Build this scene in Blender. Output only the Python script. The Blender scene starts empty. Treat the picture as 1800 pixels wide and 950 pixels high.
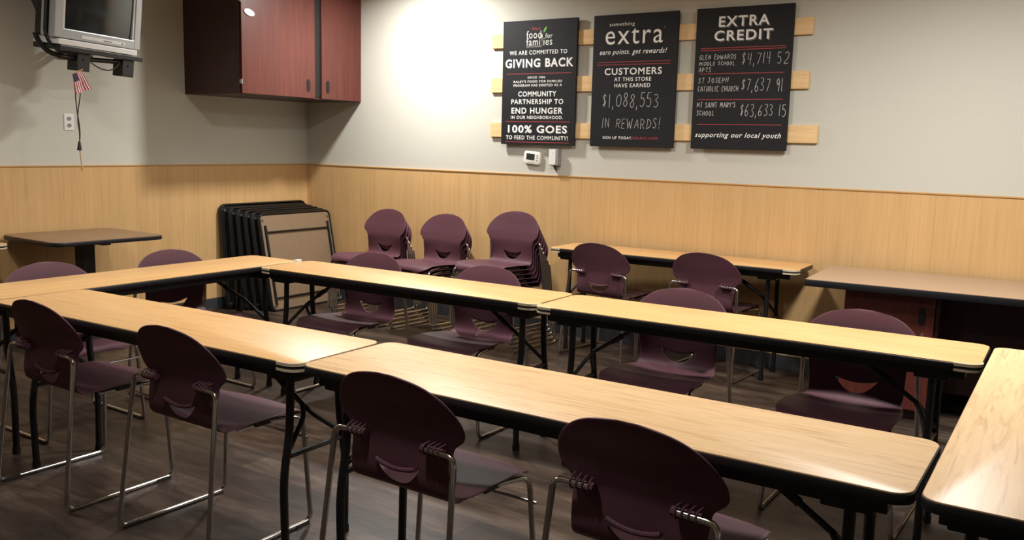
import bpy, bmesh, math, random
from mathutils import Vector, Matrix
random.seed(7)
PI = math.pi
SC = bpy.context.scene
COL = SC.collection
V = Vector

# ------------------------------------------------------------------ camera
def make_camera():
    yaw, pitch, roll = 0.5895, 0.1404, 0.0245
    cy, sy, cp, sp = math.cos(yaw), math.sin(yaw), math.cos(pitch), math.sin(pitch)
    f = V((-sy*cp, cy*cp, -sp)); r = V((cy, sy, 0)); u = r.cross(f)
    cr, sr = math.cos(roll), math.sin(roll)
    r2 = cr*r + sr*u; u2 = -sr*r + cr*u
    m = Matrix(((r2.x, u2.x, -f.x, 6.3062), (r2.y, u2.y, -f.y, -5.9512), (r2.z, u2.z, -f.z, 1.4679), (0, 0, 0, 1)))
    cam = bpy.data.cameras.new('camera'); o = bpy.data.objects.new('camera', cam)
    COL.objects.link(o); o.matrix_world = m
    cam.sensor_width = 36; cam.sensor_fit = 'HORIZONTAL'; cam.lens = 36*1583.1/1800
    cam.clip_start = 0.05; cam.clip_end = 60
    SC.camera = o
make_camera()

# ------------------------------------------------------------------ light and exposure
w = bpy.data.worlds.new('world'); SC.world = w; w.use_nodes = True
w.node_tree.nodes['Background'].inputs[0].default_value = (1, .95, .88, 1)
w.node_tree.nodes['Background'].inputs[1].default_value = 0.015
SC.view_settings.view_transform = 'Standard'; SC.view_settings.look = 'None'
SC.view_settings.exposure = 0.12; SC.view_settings.gamma = 1.0
SC.view_settings.use_curve_mapping = False
CEIL = 2.86
def lamp(x, y, power, size=.16, col=(1, .975, .94), spread=165, z=CEIL-.02):
    l = bpy.data.lights.new('ceiling_lamp', 'AREA'); l.shape = 'DISK'; l.size = size
    l.energy = power; l.color = col; l.spread = math.radians(spread)
    o = bpy.data.objects.new('ceiling_lamp', l); COL.objects.link(o); o.location = (x, y, z)
    return o
lamp(1.60, -.72, 58, .20)
lamp(3.50, -2.45, 46, .30)
lamp(1.55, -4.10, 22, .20)
lamp(5.75, -1.75, 74, .40)
lamp(4.70, -4.70, 21, .25)

# ------------------------------------------------------------------ materials
def srgb(r, g, b):
    def c(x):
        x /= 255.
        return x/12.92 if x <= .04045 else ((x+.055)/1.055)**2.4
    return (c(r), c(g), c(b), 1)
def mat(name, col, rough=.5, metal=0., spec=.5, bump=0., bscale=200., vary=0., vscale=6., coat=0.):
    m = bpy.data.materials.new(name); m.use_nodes = True
    nt = m.node_tree; b = nt.nodes['Principled BSDF']
    b.inputs['Base Color'].default_value = col; b.inputs['Roughness'].default_value = rough
    b.inputs['Metallic'].default_value = metal; b.inputs['Specular IOR Level'].default_value = spec
    b.inputs['Coat Weight'].default_value = coat
    tc = nt.nodes.new('ShaderNodeTexCoord')
    if vary:
        n = nt.nodes.new('ShaderNodeTexNoise'); n.inputs['Scale'].default_value = vscale; n.inputs['Detail'].default_value = 5
        nt.links.new(tc.outputs['Object'], n.inputs['Vector'])
        mx = nt.nodes.new('ShaderNodeMix'); mx.data_type = 'RGBA'
        mx.inputs[6].default_value = tuple(c*(1-vary) for c in col[:3])+(1,)
        mx.inputs[7].default_value = tuple(min(1, c*(1+vary)) for c in col[:3])+(1,)
        nt.links.new(n.outputs['Fac'], mx.inputs[0]); nt.links.new(mx.outputs[2], b.inputs['Base Color'])
    if bump:
        n = nt.nodes.new('ShaderNodeTexNoise'); n.inputs['Scale'].default_value = bscale; n.inputs['Detail'].default_value = 3
        nt.links.new(tc.outputs['Object'], n.inputs['Vector'])
        bp = nt.nodes.new('ShaderNodeBump'); bp.inputs['Strength'].default_value = bump; bp.inputs['Distance'].default_value = .002
        nt.links.new(n.outputs['Fac'], bp.inputs['Height']); nt.links.new(bp.outputs['Normal'], b.inputs['Normal'])
    return m
def wood(name, c1, c2, axis='X', rough=.35, stretch=18., scale=3., dark=.75, fine=60., spec=.5, planks=None, seed=0., wave=.5, curl=0.):
    """streaked wood grain running along an object axis; planks=(axis,width) adds thin dark joints"""
    m = bpy.data.materials.new(name); m.use_nodes = True
    nt = m.node_tree; L = nt.links; b = nt.nodes['Principled BSDF']
    b.inputs['Roughness'].default_value = rough; b.inputs['Specular IOR Level'].default_value = spec
    tc = nt.nodes.new('ShaderNodeTexCoord'); mp = nt.nodes.new('ShaderNodeMapping')
    sc = [stretch]*3; sc['XYZ'.index(axis)] = 1.0
    mp.inputs['Scale'].default_value = sc; mp.inputs['Location'].default_value = (seed, seed*1.7, seed*.3)
    L.new(tc.outputs['Object'], mp.inputs['Vector'])
    n1 = nt.nodes.new('ShaderNodeTexNoise'); n1.inputs['Scale'].default_value = scale; n1.inputs['Detail'].default_value = 8
    n1.inputs['Roughness'].default_value = .6; n1.inputs['Distortion'].default_value = wave
    L.new(mp.outputs[0], n1.inputs['Vector'])
    n2 = nt.nodes.new('ShaderNodeTexNoise'); n2.inputs['Scale'].default_value = fine/stretch*1.0; n2.inputs['Detail'].default_value = 4; n2.inputs['Distortion'].default_value = curl
    L.new(mp.outputs[0], n2.inputs['Vector'])
    r1 = nt.nodes.new('ShaderNodeValToRGB'); r1.color_ramp.elements[0].position = .32; r1.color_ramp.elements[1].position = .68
    r1.color_ramp.elements[0].color = c1; r1.color_ramp.elements[1].color = c2
    L.new(n1.outputs['Fac'], r1.inputs[0])
    r2 = nt.nodes.new('ShaderNodeValToRGB'); r2.color_ramp.elements[0].position = .30; r2.color_ramp.elements[1].position = .48
    r2.color_ramp.elements[0].color = (dark, dark*.95, dark*.9, 1); r2.color_ramp.elements[1].color = (1, 1, 1, 1)
    L.new(n2.outputs['Fac'], r2.inputs[0])
    mx = nt.nodes.new('ShaderNodeMix'); mx.data_type = 'RGBA'; mx.blend_type = 'MULTIPLY'; mx.inputs[0].default_value = 1
    L.new(r1.outputs[0], mx.inputs[6]); L.new(r2.outputs[0], mx.inputs[7])
    out = mx.outputs[2]
    if planks:
        sep = nt.nodes.new('ShaderNodeSeparateXYZ'); L.new(tc.outputs['Object'], sep.inputs[0])
        d = nt.nodes.new('ShaderNodeMath'); d.operation = 'DIVIDE'; d.inputs[1].default_value = planks[1]
        L.new(sep.outputs['XYZ'.index(planks[0])], d.inputs[0])
        fr = nt.nodes.new('ShaderNodeMath'); fr.operation = 'FRACT'; L.new(d.outputs[0], fr.inputs[0])
        lt = nt.nodes.new('ShaderNodeMath'); lt.operation = 'LESS_THAN'; lt.inputs[1].default_value = .03; L.new(fr.outputs[0], lt.inputs[0])
        fl = nt.nodes.new('ShaderNodeMath'); fl.operation = 'FLOOR'; L.new(d.outputs[0], fl.inputs[0])
        wn = nt.nodes.new('ShaderNodeTexWhiteNoise'); wn.noise_dimensions = '1D'; L.new(fl.outputs[0], wn.inputs['W'])
        mr = nt.nodes.new('ShaderNodeMapRange'); mr.inputs[3].default_value = .965; mr.inputs[4].default_value = 1.02; L.new(wn.outputs['Value'], mr.inputs[0])
        sb = nt.nodes.new('ShaderNodeMath'); sb.operation = 'MULTIPLY_ADD'; sb.inputs[1].default_value = -.09
        L.new(lt.outputs[0], sb.inputs[0]); L.new(mr.outputs[0], sb.inputs[2])
        m2 = nt.nodes.new('ShaderNodeMix'); m2.data_type = 'RGBA'; m2.blend_type = 'MULTIPLY'; m2.inputs[0].default_value = 1
        cc = nt.nodes.new('ShaderNodeCombineColor')
        for i in range(3): L.new(sb.outputs[0], cc.inputs[i])
        L.new(out, m2.inputs[6]); L.new(cc.outputs[0], m2.inputs[7]); out = m2.outputs[2]
    L.new(out, b.inputs['Base Color'])
    return m
def floor_mat():
    m = bpy.data.materials.new('floor_vinyl_plank'); m.use_nodes = True
    nt = m.node_tree; L = nt.links; b = nt.nodes['Principled BSDF']
    tc = nt.nodes.new('ShaderNodeTexCoord')
    br = nt.nodes.new('ShaderNodeTexBrick'); br.inputs['Scale'].default_value = 1
    br.inputs['Brick Width'].default_value = 1.2; br.inputs['Row Height'].default_value = .17; br.inputs['Mortar Size'].default_value = .0015
    br.inputs['Color1'].default_value = (.55, .54, .53, 1); br.inputs['Color2'].default_value = (1.45, 1.38, 1.3, 1); br.inputs['Mortar'].default_value = (.3, .3, .3, 1)
    br.offset = .37
    L.new(tc.outputs['Object'], br.inputs['Vector'])
    mp = nt.nodes.new('ShaderNodeMapping'); mp.inputs['Scale'].default_value = (1, 4.5, 1); L.new(tc.outputs['Object'], mp.inputs['Vector'])
    n = nt.nodes.new('ShaderNodeTexNoise'); n.inputs['Scale'].default_value = 2.0; n.inputs['Detail'].default_value = 12; n.inputs['Roughness'].default_value = .7; n.inputs['Distortion'].default_value = .3
    L.new(mp.outputs[0], n.inputs['Vector'])
    r = nt.nodes.new('ShaderNodeValToRGB'); e = r.color_ramp.elements
    e[0].position = .36; e[0].color = srgb(36, 28, 23); e[1].position = .68; e[1].color = srgb(88, 76, 68)
    k = e.new(.52); k.color = srgb(64, 52, 44)
    L.new(n.outputs['Fac'], r.inputs[0])
    mx = nt.nodes.new('ShaderNodeMix'); mx.data_type = 'RGBA'; mx.blend_type = 'MULTIPLY'; mx.inputs[0].default_value = .85
    L.new(r.outputs[0], mx.inputs[6]); L.new(br.outputs['Color'], mx.inputs[7]); L.new(mx.outputs[2], b.inputs['Base Color'])
    b.inputs['Roughness'].default_value = .42; b.inputs['Specular IOR Level'].default_value = .35
    return m
M = {}
M['wall'] = mat('wall_paint', srgb(203, 201, 189), .75, spec=.25, bump=.25, bscale=120)
M['ceiling'] = mat('ceiling_paint', srgb(225, 222, 212), .9)
M['floor'] = floor_mat()
M['wains_x'] = wood('wainscot_oak', srgb(207, 167, 114), srgb(216, 177, 124), 'Z', .45, 30, 1.5, .95, 90, .35, planks=('X', .105))
M['wains_y'] = wood('wainscot_oak_side', srgb(207, 167, 114), srgb(216, 177, 124), 'Z', .45, 30, 1.5, .95, 90, .35, planks=('Y', .105))
M['cap'] = mat('wainscot_cap', srgb(196, 150, 88), .45, vary=.1)
M['base'] = mat('rubber_cove_base', srgb(58, 60, 62), .5, vary=.1)
M['oakx'] = wood('oak_laminate', srgb(208, 163, 106), srgb(220, 176, 119), 'X', .38, 14, 2.2, .88, 50, .5, wave=1.2)
M['oakp'] = wood('pale_oak_laminate', srgb(216, 178, 130), srgb(228, 193, 146), 'X', .40, 12, 2.0, .78, 40, .34, seed=4.2, wave=2.0, curl=1.6)
M['black'] = mat('black_steel', srgb(20, 20, 22), .38, .0, .5, vary=.2, vscale=20)
M['band'] = mat('black_vinyl_edge', srgb(22, 22, 25), .42, vary=.2, vscale=15)
M['pale'] = mat('bare_particle_board', srgb(212, 196, 166), .8, vary=.15, vscale=60)
M['purple'] = mat('plum_plastic', srgb(92, 58, 67), .52, 0, .28, bump=.3, bscale=500, vary=.06)
M['chrome'] = mat('chrome', srgb(205, 203, 200), .17, 1., vary=.05, vscale=30)
M['glide'] = mat('dark_nylon_glide', srgb(50, 48, 46), .4, vary=.1)
M['mahog'] = wood('mahogany_laminate', srgb(82, 37, 30), srgb(98, 46, 37), 'Z', .38, 16, 2.0, .82, 50, .5)
M['mahogd'] = wood('dark_mahogany_laminate', srgb(58, 37, 37), srgb(70, 46, 45), 'Z', .4, 16, 2.0, .8, 50, .4)
M['void'] = mat('black_recess', srgb(12, 11, 13), .5, vary=.2)
M['brown'] = mat('tan_brown_laminate', srgb(168, 142, 118), .34, 0, .5, vary=.07, vscale=40)
M['cafe'] = mat('brown_speckled_laminate', srgb(138, 112, 88), .3, 0, .5, vary=.1, vscale=60)
M['board'] = mat('chalkboard_black', srgb(28, 28, 31), .6, 0, .3, vary=.2, vscale=3)
M['boarde'] = mat('chalkboard_edge', srgb(20, 20, 22), .5, vary=.1)
M['pine'] = wood('pale_pine', srgb(228, 190, 136), srgb(238, 204, 152), 'X', .6, 14, 2.5, .9, 50, .3)
M['white'] = mat('white_lettering', srgb(246, 245, 240), .6, vary=.03)
M['grey'] = mat('grey_drop_shadow_ink', srgb(120, 118, 116), .6, vary=.03)
M['red'] = mat('dull_red_lettering', srgb(172, 62, 60), .6, vary=.06)
M['green'] = mat('leaf_green_ink', srgb(120, 190, 80), .6, vary=.06)
M['chalk'] = mat('chalk_strokes', srgb(205, 204, 200), .8, vary=.25, vscale=80)
M['silver'] = mat('silver_plastic', srgb(172, 174, 176), .35, .35, .5, vary=.04)
M['silverl'] = mat('light_silver_panel', srgb(222, 222, 220), .4, .1, vary=.03)
M['tvback'] = mat('black_tv_plastic', srgb(24, 24, 26), .45, vary=.15)
M['glass'] = mat('crt_glass', srgb(30, 32, 31), .12, 0, .6, vary=.1)
M['plate'] = mat('white_plastic', srgb(236, 234, 226), .35, vary=.02)
M['greyp'] = mat('grey_plastic', srgb(150, 150, 150), .45, vary=.05)
M['lcd'] = mat('dark_lcd', srgb(44, 50, 46), .2, vary=.08)
M['flagred'] = mat('flag_red', srgb(168, 52, 62), .8, vary=.1)
M['flagwhite'] = mat('flag_white', srgb(226, 214, 210), .8, vary=.05)
M['flagblue'] = mat('flag_blue', srgb(52, 50, 72), .8, vary=.1)
M['cord'] = mat('dark_cord', srgb(46, 38, 32), .6, vary=.1)
M['tan'] = mat('bare_wood_stick', srgb(200, 160, 110), .6, vary=.1)
M['under'] = mat('tan_hardboard', srgb(138, 115, 90), .7, vary=.12, vscale=30)
M['steel'] = mat('zinc_bolt', srgb(170, 170, 168), .35, .9, vary=.05)

# ------------------------------------------------------------------ mesh helpers
def obj(name, bm, m, parent=None, smooth=False, label=None, mats=None):
    me = bpy.data.meshes.new(name); bm.normal_update(); bm.to_mesh(me); bm.free()
    for k in (mats or [m]): me.materials.append(k)
    o = bpy.data.objects.new(name, me); COL.objects.link(o)
    if smooth:
        for p in me.polygons: p.use_smooth = True
        try: me.set_sharp_from_angle(angle=math.radians(40))
        except Exception: pass
    if parent: o.parent = parent
    if label: o['label'] = label
    return o
def thing(name, label, cat, loc=(0, 0, 0), rotz=0, group=None):
    o = bpy.data.objects.new(name, None); COL.objects.link(o); o.empty_display_size = .1
    o.location = loc; o.rotation_euler = (0, 0, rotz); o['label'] = label; o['category'] = cat
    if group: o['group'] = group
    return o
def tag(o, label, cat, group=None):
    o['label'] = label; o['category'] = cat
    if group: o['group'] = group
    return o
def B(): return bmesh.new()
def box(bm, x0, x1, y0, y1, z0, z1, bev=0., mi=0, mtx=None):
    r = bmesh.ops.create_cube(bm, size=1); vs = r['verts']
    for v in vs:
        v.co = V(((x0+x1)/2+v.co.x*(x1-x0), (y0+y1)/2+v.co.y*(y1-y0), (z0+z1)/2+v.co.z*(z1-z0)))
    fs = list({f for v in vs for f in v.link_faces})
    for f in fs: f.material_index = mi
    if bev:
        es = list({e for v in vs for e in v.link_edges})
        rr = bmesh.ops.bevel(bm, geom=es, offset=bev, segments=2, affect='EDGES', profile=.6)
        vs = list({v for f in rr['faces'] for v in f.verts} | {v for v in vs if v.is_valid})
        for f in rr['faces']: f.material_index = mi
    if mtx: 
        for v in vs: v.co = mtx @ v.co
    return bm
def fillet(pts, rad, n=5):
    """polyline with rounded inner corners"""
    pts = [V(p) for p in pts]; out = [pts[0]]
    if not isinstance(rad, (list, tuple)): rad = [rad]*(len(pts)-2)
    for i in range(1, len(pts)-1):
        a, b, c = pts[i-1], pts[i], pts[i+1]; r = rad[i-1]
        d1 = (a-b); d2 = (c-b); l1, l2 = d1.length, d2.length
        t = min(r, l1*.48, l2*.48)
        if t < 1e-4: out.append(b); continue
        p, q = b+d1/l1*t, b+d2/l2*t
        for k in range(n+1):
            s = k/n; out.append(p*(1-s)**2+b*2*s*(1-s)+q*s*s)
    out.append(pts[-1]); return out
def tube(bm, pts, r, n=8, cap=True, mi=0, closed=False, taper=None):
    pts = [V(p) for p in pts]; N = len(pts); rings = []
    t0 = (pts[1]-pts[0]).normalized()
    up = V((0, 0, 1)) if abs(t0.z) < .9 else V((1, 0, 0))
    nn = (up - t0*up.dot(t0)).normalized()
    for i in range(N):
        if closed: t = (pts[(i+1) % N]-pts[i-1]).normalized()
        else:
            t = (pts[min(i+1, N-1)]-pts[max(i-1, 0)]).normalized()
        nn = (nn - t*nn.dot(t))
        nn = nn.normalized() if nn.length > 1e-6 else t.orthogonal().normalized()
        bb = t.cross(nn); rr = r*(taper(i/(N-1)) if taper else 1)
        rings.append([bm.verts.new(pts[i]+(nn*math.cos(2*PI*k/n)+bb*math.sin(2*PI*k/n))*rr) for k in range(n)])
    for i in range(N if closed else N-1):
        a, b = rings[i], rings[(i+1) % N]
        for k in range(n):
            f = bm.faces.new((a[k], a[(k+1) % n], b[(k+1) % n], b[k])); f.material_index = mi
    if cap and not closed:
        bm.faces.new(list(reversed(rings[0]))).material_index = mi; bm.faces.new(rings[-1]).material_index = mi
    return bm
def rrect(x0, x1, y0, y1, r, n=6):
    pts = []
    for cx, cy, a0 in ((x1-r, y1-r, 0), (x0+r, y1-r, 90), (x0+r, y0+r, 180), (x1-r, y0+r, 270)):
        for k in range(n+1):
            a = math.radians(a0+90*k/n); pts.append((cx+r*math.cos(a), cy+r*math.sin(a)))
    return pts
def prism(bm, outline, z0, z1, mi=0, bev=0.):
    """extruded outline; bev rounds top and bottom rims by insetting"""
    def ins(d):
        n = len(outline); o = []
        for i in range(n):
            a, b, c = V(outline[i-1]), V(outline[i]), V(outline[(i+1) % n])
            e1, e2 = (b-a).normalized(), (c-b).normalized()
            nr = (V((-e1.y, e1.x))+V((-e2.y, e2.x))); nr = nr.normalized() if nr.length > 0 else V((0, 0))
            o.append((b+nr*d))
        return o
    if bev: levels = [(z0, bev), (z0+bev*.3, bev*.3), (z0+bev, 0), (z1-bev, 0), (z1-bev*.3, bev*.3), (z1, bev)]
    else: levels = [(z0, 0), (z1, 0)]
    rings = []
    for z, d in levels:
        pts = ins(d) if d else [V(p) for p in outline]
        rings.append([bm.verts.new((p.x, p.y, z)) for p in pts])
    n = len(outline)
    for a, b in zip(rings[:-1], rings[1:]):
        for k in range(n): bm.faces.new((a[k], a[(k+1) % n], b[(k+1) % n], b[k])).material_index = mi
    bm.faces.new(list(reversed(rings[0]))).material_index = mi; bm.faces.new(rings[-1]).material_index = mi
    return bm
def dup(root, loc, rotz, label, group=None, rot=None):
    r = root.copy(); COL.objects.link(r); r.location = loc; r.rotation_euler = rot or (0, 0, rotz); r['label'] = label
    if group: r['group'] = group
    for ch in list(root.children):
        c = ch.copy(); COL.objects.link(c); c.parent = r
        for g in list(ch.children):
            d = g.copy(); COL.objects.link(d); d.parent = c
    return r
def struct(name, bm, m):
    o = obj(name, bm, m); o['kind'] = 'structure'; return o

# ------------------------------------------------------------------ room shell
XR, YF = 9.0, -9.0
HW, HB = 1.2296, .098
struct('floor', box(B(), -.15, XR+.15, YF-.15, .15, -.1, 0), M['floor'])
struct('ceiling', box(B(), -.15, XR+.15, YF-.15, .15, CEIL, CEIL+.1), M['ceiling'])
struct('wall_left', box(B(), -.12, 0, YF, .12, 0, CEIL), M['wall'])
struct('wall_back', box(B(), 0, XR, 0, .12, 0, CEIL), M['wall'])
struct('wall_right', box(B(), XR, XR+.12, YF, .12, 0, CEIL), M['wall'])
struct('wall_front', box(B(), -.12, XR+.12, YF-.12, YF, 0, CEIL), M['wall'])
struct('trim_1', box(B(), 0, XR, -.006, 0, HB, HW-.008), M['wains_x'])
struct('trim_2', box(B(), 0, .006, YF, -.006, HB, HW-.008), M['wains_y'])
struct('trim_3', box(B(), 0, XR, -.012, 0, HW-.010, HW, .002), M['cap'])
struct('trim_4', box(B(), 0, .012, YF, -.012, HW-.010, HW, .002), M['cap'])
struct('baseboard_back', box(B(), 0, XR, -.010, 0, 0, HB, .002), M['base'])
struct('baseboard_left', box(B(), 0, .010, YF, -.010, 0, HB, .002), M['base'])

# ------------------------------------------------------------------ folding tables
T = .737
def corner_chip(bm, outline_fn, x, y, sx, sy, L, W, ext):
    pass
def folding_table(name, label, group, origin, rot, L, W, m, insets=(.13, .13), chips=(), rad=.045, T=T, ends=(1, 1)):
    """local frame: x along the length from 0 to L, y from 0 (far edge) to -W, as measured on the laminate"""
    t = thing(name, label, 'table', (origin[0], origin[1], 0), rot, group)
    e = .004
    obj('tabletop', prism(B(), rrect(0, L, -W, 0, rad), T-.006, T, bev=.001), m, t, True)
    obj('edge_band', prism(B(), rrect(-e, L+e, -W-e, e, rad+e), T-.030, T-.0025, bev=.006), M['band'], t, True)
    bm = B(); i0 = .035
    for y0, y1 in ((-W+i0, -W+i0+.02), (-i0-.02, -i0)): box(bm, .06, L-.06, y0, y1, T-.068, T-.030, .003)
    for x in (.05, L-.07): box(bm, x, x+.02, -W+i0, -i0, T-.068, T-.030, .003)
    obj('apron', bm, M['black'], t)
    yc = -W/2
    for side in (0, 1):
        if not ends[side]: continue
        x = insets[0] if side == 0 else L-insets[1]
        sg = 1 if side == 0 else -1
        bm = B(); box(bm, x-.06, x+.06, -W+.05, -.05, T-.085, T-.066, .006)
        obj('leg_bracket', bm, M['black'], t)
        for s in (-1, 1):
            pts = fillet([(x, yc+s*(W/2-.098), T-.075), (x, yc+s*(W/2-.092), .46), (x, yc+s*(W/2-.060), .30), (x, yc+s*(W/2-.066), .012)], .07, 5)
            bm = tube(B(), pts, .0145, 10)
            lg = obj('leg', bm, M['black'], t, True)
            gb = tube(B(), [(x, yc+s*(W/2-.066), 0), (x, yc+s*(W/2-.066), .03)], .0175, 10)
            obj('foot_cap', gb, M['void'], lg, True)
        zc = .375; yl = W/2-.09
        obj('crossbar', tube(B(), [(x, yc-yl, zc), (x, yc+yl, zc)], .0105, 8), M['black'], t, True)
        bm = B(); x1 = x+sg*.30; x2 = x+sg*.055; zb = .515
        tube(bm, [(x1, yc, T-.06), ((x1+x2)/2, yc, (T-.06+zb)/2), (x2, yc, zb)], .0095, 8)
        tube(bm, [((x1+x2)/2+sg*.02, yc, (T-.06+zb)/2+.013), ((x1+x2)/2-sg*.03, yc, (T-.06+zb)/2-.02)], .0135, 8)
        for s in (-1, 1): tube(bm, fillet([(x2+sg*.01, yc, zb+.007), (x2-sg*.02, yc+s*.02, zb-.03), (x, yc+s*yl, .40)], .03), .009, 8)
        box(bm, x1-.03, x1+.03, yc-W/2+.04, yc+W/2-.04, T-.066, T-.045, .003)
        obj('brace', bm, M['black'], t, True)
    for (ex, ey) in chips:      # corner where the edging is gone and bare board shows
        cx = L if ex else 0; cyy = 0 if ey else -W
        sx = -1 if ex else 1; sy = -1 if ey else 1
        bm = B(); r = rad
        path = [(cx+sx*.085, cyy)]
        for k in range(7):
            a = k/6*PI/2
            path.append((cx+sx*(r-r*math.sin(a)), cyy+sy*(r-r*math.cos(a))))
        path.append((cx, cyy+sy*.06))
        for za, zb in ((T-.012, T-.001), (T-.031, T-.022)):
            P = []
            for i, p in enumerate(path):
                a = V(path[max(0, i-1)]); b = V(path[min(len(path)-1, i+1)]); d = (b-a).normalized(); nrm = V((d.y, -d.x))
                if nrm.dot(V((cx+sx*.2, cyy+sy*.2))-V(p)) > 0: nrm = -nrm
                P.append((V(p)+nrm*(e+.0015), V(p)-nrm*.004))
            ring = [[bm.verts.new((q.x, q.y, z)) for (q, z) in ((a, za), (a, zb), (b, zb), (b, za))] for a, b in P]
            for a, b in zip(ring[:-1], ring[1:]):
                for k in range(4): bm.faces.new((a[k], a[(k+1) % 4], b[(k+1) % 4], b[k]))
            bm.faces.new(ring[0]); bm.faces.new(ring[-1])
        bmesh.ops.recalc_face_normals(bm, faces=bm.faces)
        obj('bare_corner', bm, M['pale'], t, label='pale bare board corner where the black edging is missing')
    return t
G1 = 'folding tables set in a hollow rectangle'
# left side table runs along the room's depth: local x is turned to -y, local -y to -x
folding_table('folding_table', 'oak folding table along the left side of the hollow rectangle, parallel to the television wall', G1,
              (2.290, -2.226), -PI/2+.004, 1.98, .416, M['oakx'], (.19, .30), ((0, 1),))
folding_table('folding_table', 'oak folding table at the left of the far row, beside the stack of folded tables', G1,
              (2.306, -2.163), .0207, 1.822, .392, M['oakx'], (.115, .12), ((1, 0), (0, 0)))
folding_table('folding_table', 'oak folding table at the right of the far row, ending in a pale bare corner', G1,
              (4.1409, -2.138), .0331, 1.812, .405, M['oakx'], (.15, .16), ((0, 0), (1, 0)))
folding_table('folding_table', 'oak folding table at the left of the near row, with a pale bare corner', G1,
              (2.306, -3.594), .0315, 1.823, .43, M['oakx'], (.17, .125), ((1, 0),))
folding_table('folding_table', 'pale folding table at the right of the near row, its black edge unbroken', G1,
              (4.145, -3.5133), .0149, 1.848, .445, M['oakp'], (.12, .14), ())
folding_table('folding_table', 'pale wavy grained folding table across the right ends of the near and far rows', G1,
              (6.420, -2.085), -PI/2+.0256, 1.835, .45, M['oakp'], (.13, .13), ())
folding_table('folding_table', 'oak top folding table pushed against the back wall, under the black signs', 'folding tables by the walls',
              (2.965, -.095), .030, 1.745, .405, M['oakx'], (.12, .20), ((0, 0), (1, 0)))
folding_table('folding_table', 'light oak folding table mostly cut off at the left edge of the photo', 'folding tables by the walls',
              (.440, -2.985), -PI/2, 1.83, .40, M['oakx'], (.14, .14), ((0, 1),), T=.748)

ta = bpy.data.objects['folding_table']
bm = box(B(), -.008, .030, -.022, .008, T-.020, T+.010, .003)
obj('corner_guard', bm, M['plate'], ta, label='white corner guard')

# ------------------------------------------------------------------ chair
def interp(tab, x):
    for (a, fa), (b, fb) in zip(tab[:-1], tab[1:]):
        if x <= b: 
            s = (x-a)/(b-a); s = max(0, min(1, s)); return fa+(fb-fa)*s
    return tab[-1][1]
def catmull(P, n):
    out = []
    for i in range(len(P)-1):
        p0 = V(P[max(i-1, 0)]); p1 = V(P[i]); p2 = V(P[i+1]); p3 = V(P[min(i+2, len(P)-1)])
        for k in range(n):
            t = k/n; out.append(.5*((2*p1)+(p2-p0)*t+(2*p0-5*p1+4*p2-p3)*t*t+(3*p1-p0-3*p2+p3)*t**3))
    out.append(V(P[-1])); return out
# side profile (forward, up, half width), from the front lip of the seat over the bend to the top of the back
PROF = [(.272, .412, .120), (.270, .425, .162), (.258, .440, .196), (.225, .450, .220), (.15, .450, .230), (.05, .442, .226), (-.04, .434, .212),
        (-.094, .434, .200), (-.128, .450, .193), (-.141, .480, .192), (-.144, .515, .193), (-.144, .565, .196), (-.145, .596, .199), (-.148, .613, .210), (-.152, .628, .233),
        (-.158, .652, .242), (-.168, .685, .239), (-.178, .717, .224), (-.187, .749, .196), (-.195, .776, .158), (-.201, .794, .112), (-.205, .805, .058), (-.2065, .808, .02)]
CUR = catmull(PROF, 6)
ARC = [0.]
for a, b in zip(CUR[:-1], CUR[1:]): ARC.append(ARC[-1]+math.hypot(b.x-a.x, b.y-a.y))
def prof(s):
    s = max(0, min(ARC[-1], s))
    for i in range(len(ARC)-1):
        if s <= ARC[i+1]:
            k = (s-ARC[i])/max(1e-9, ARC[i+1]-ARC[i]); return CUR[i].lerp(CUR[i+1], k)
    return CUR[-1]
def s_at_z(z):
    for i in range(len(CUR)-1, 0, -1):
        if CUR[i-1].y <= z <= CUR[i].y and CUR[i].x < 0: 
            k = (z-CUR[i-1].y)/(CUR[i].y-CUR[i-1].y); return ARC[i-1]+(ARC[i]-ARC[i-1])*k
    return ARC[-1]
SLOT = .082
def shell_pt(s, t):
    p = prof(s); x = t*p.z
    up = max(0, min(1, (p.y-.46)/.12)) if p.x < -.05 else 0
    y = p.x + up*.030*(x/.25)**2*(1 if p.y < .66 else max(.5, 1-(p.y-.66)*3))
    z = p.y
    if p.x > -.09: z += .010*(t*t)*max(0, min(1, (.20-p.x)/.15)) - .004*(1-t*t)
    if p.x > .20: z -= .018*(abs(t)**3)*min(1, (p.x-.20)/.05)
    return V((x, y, z))
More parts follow.
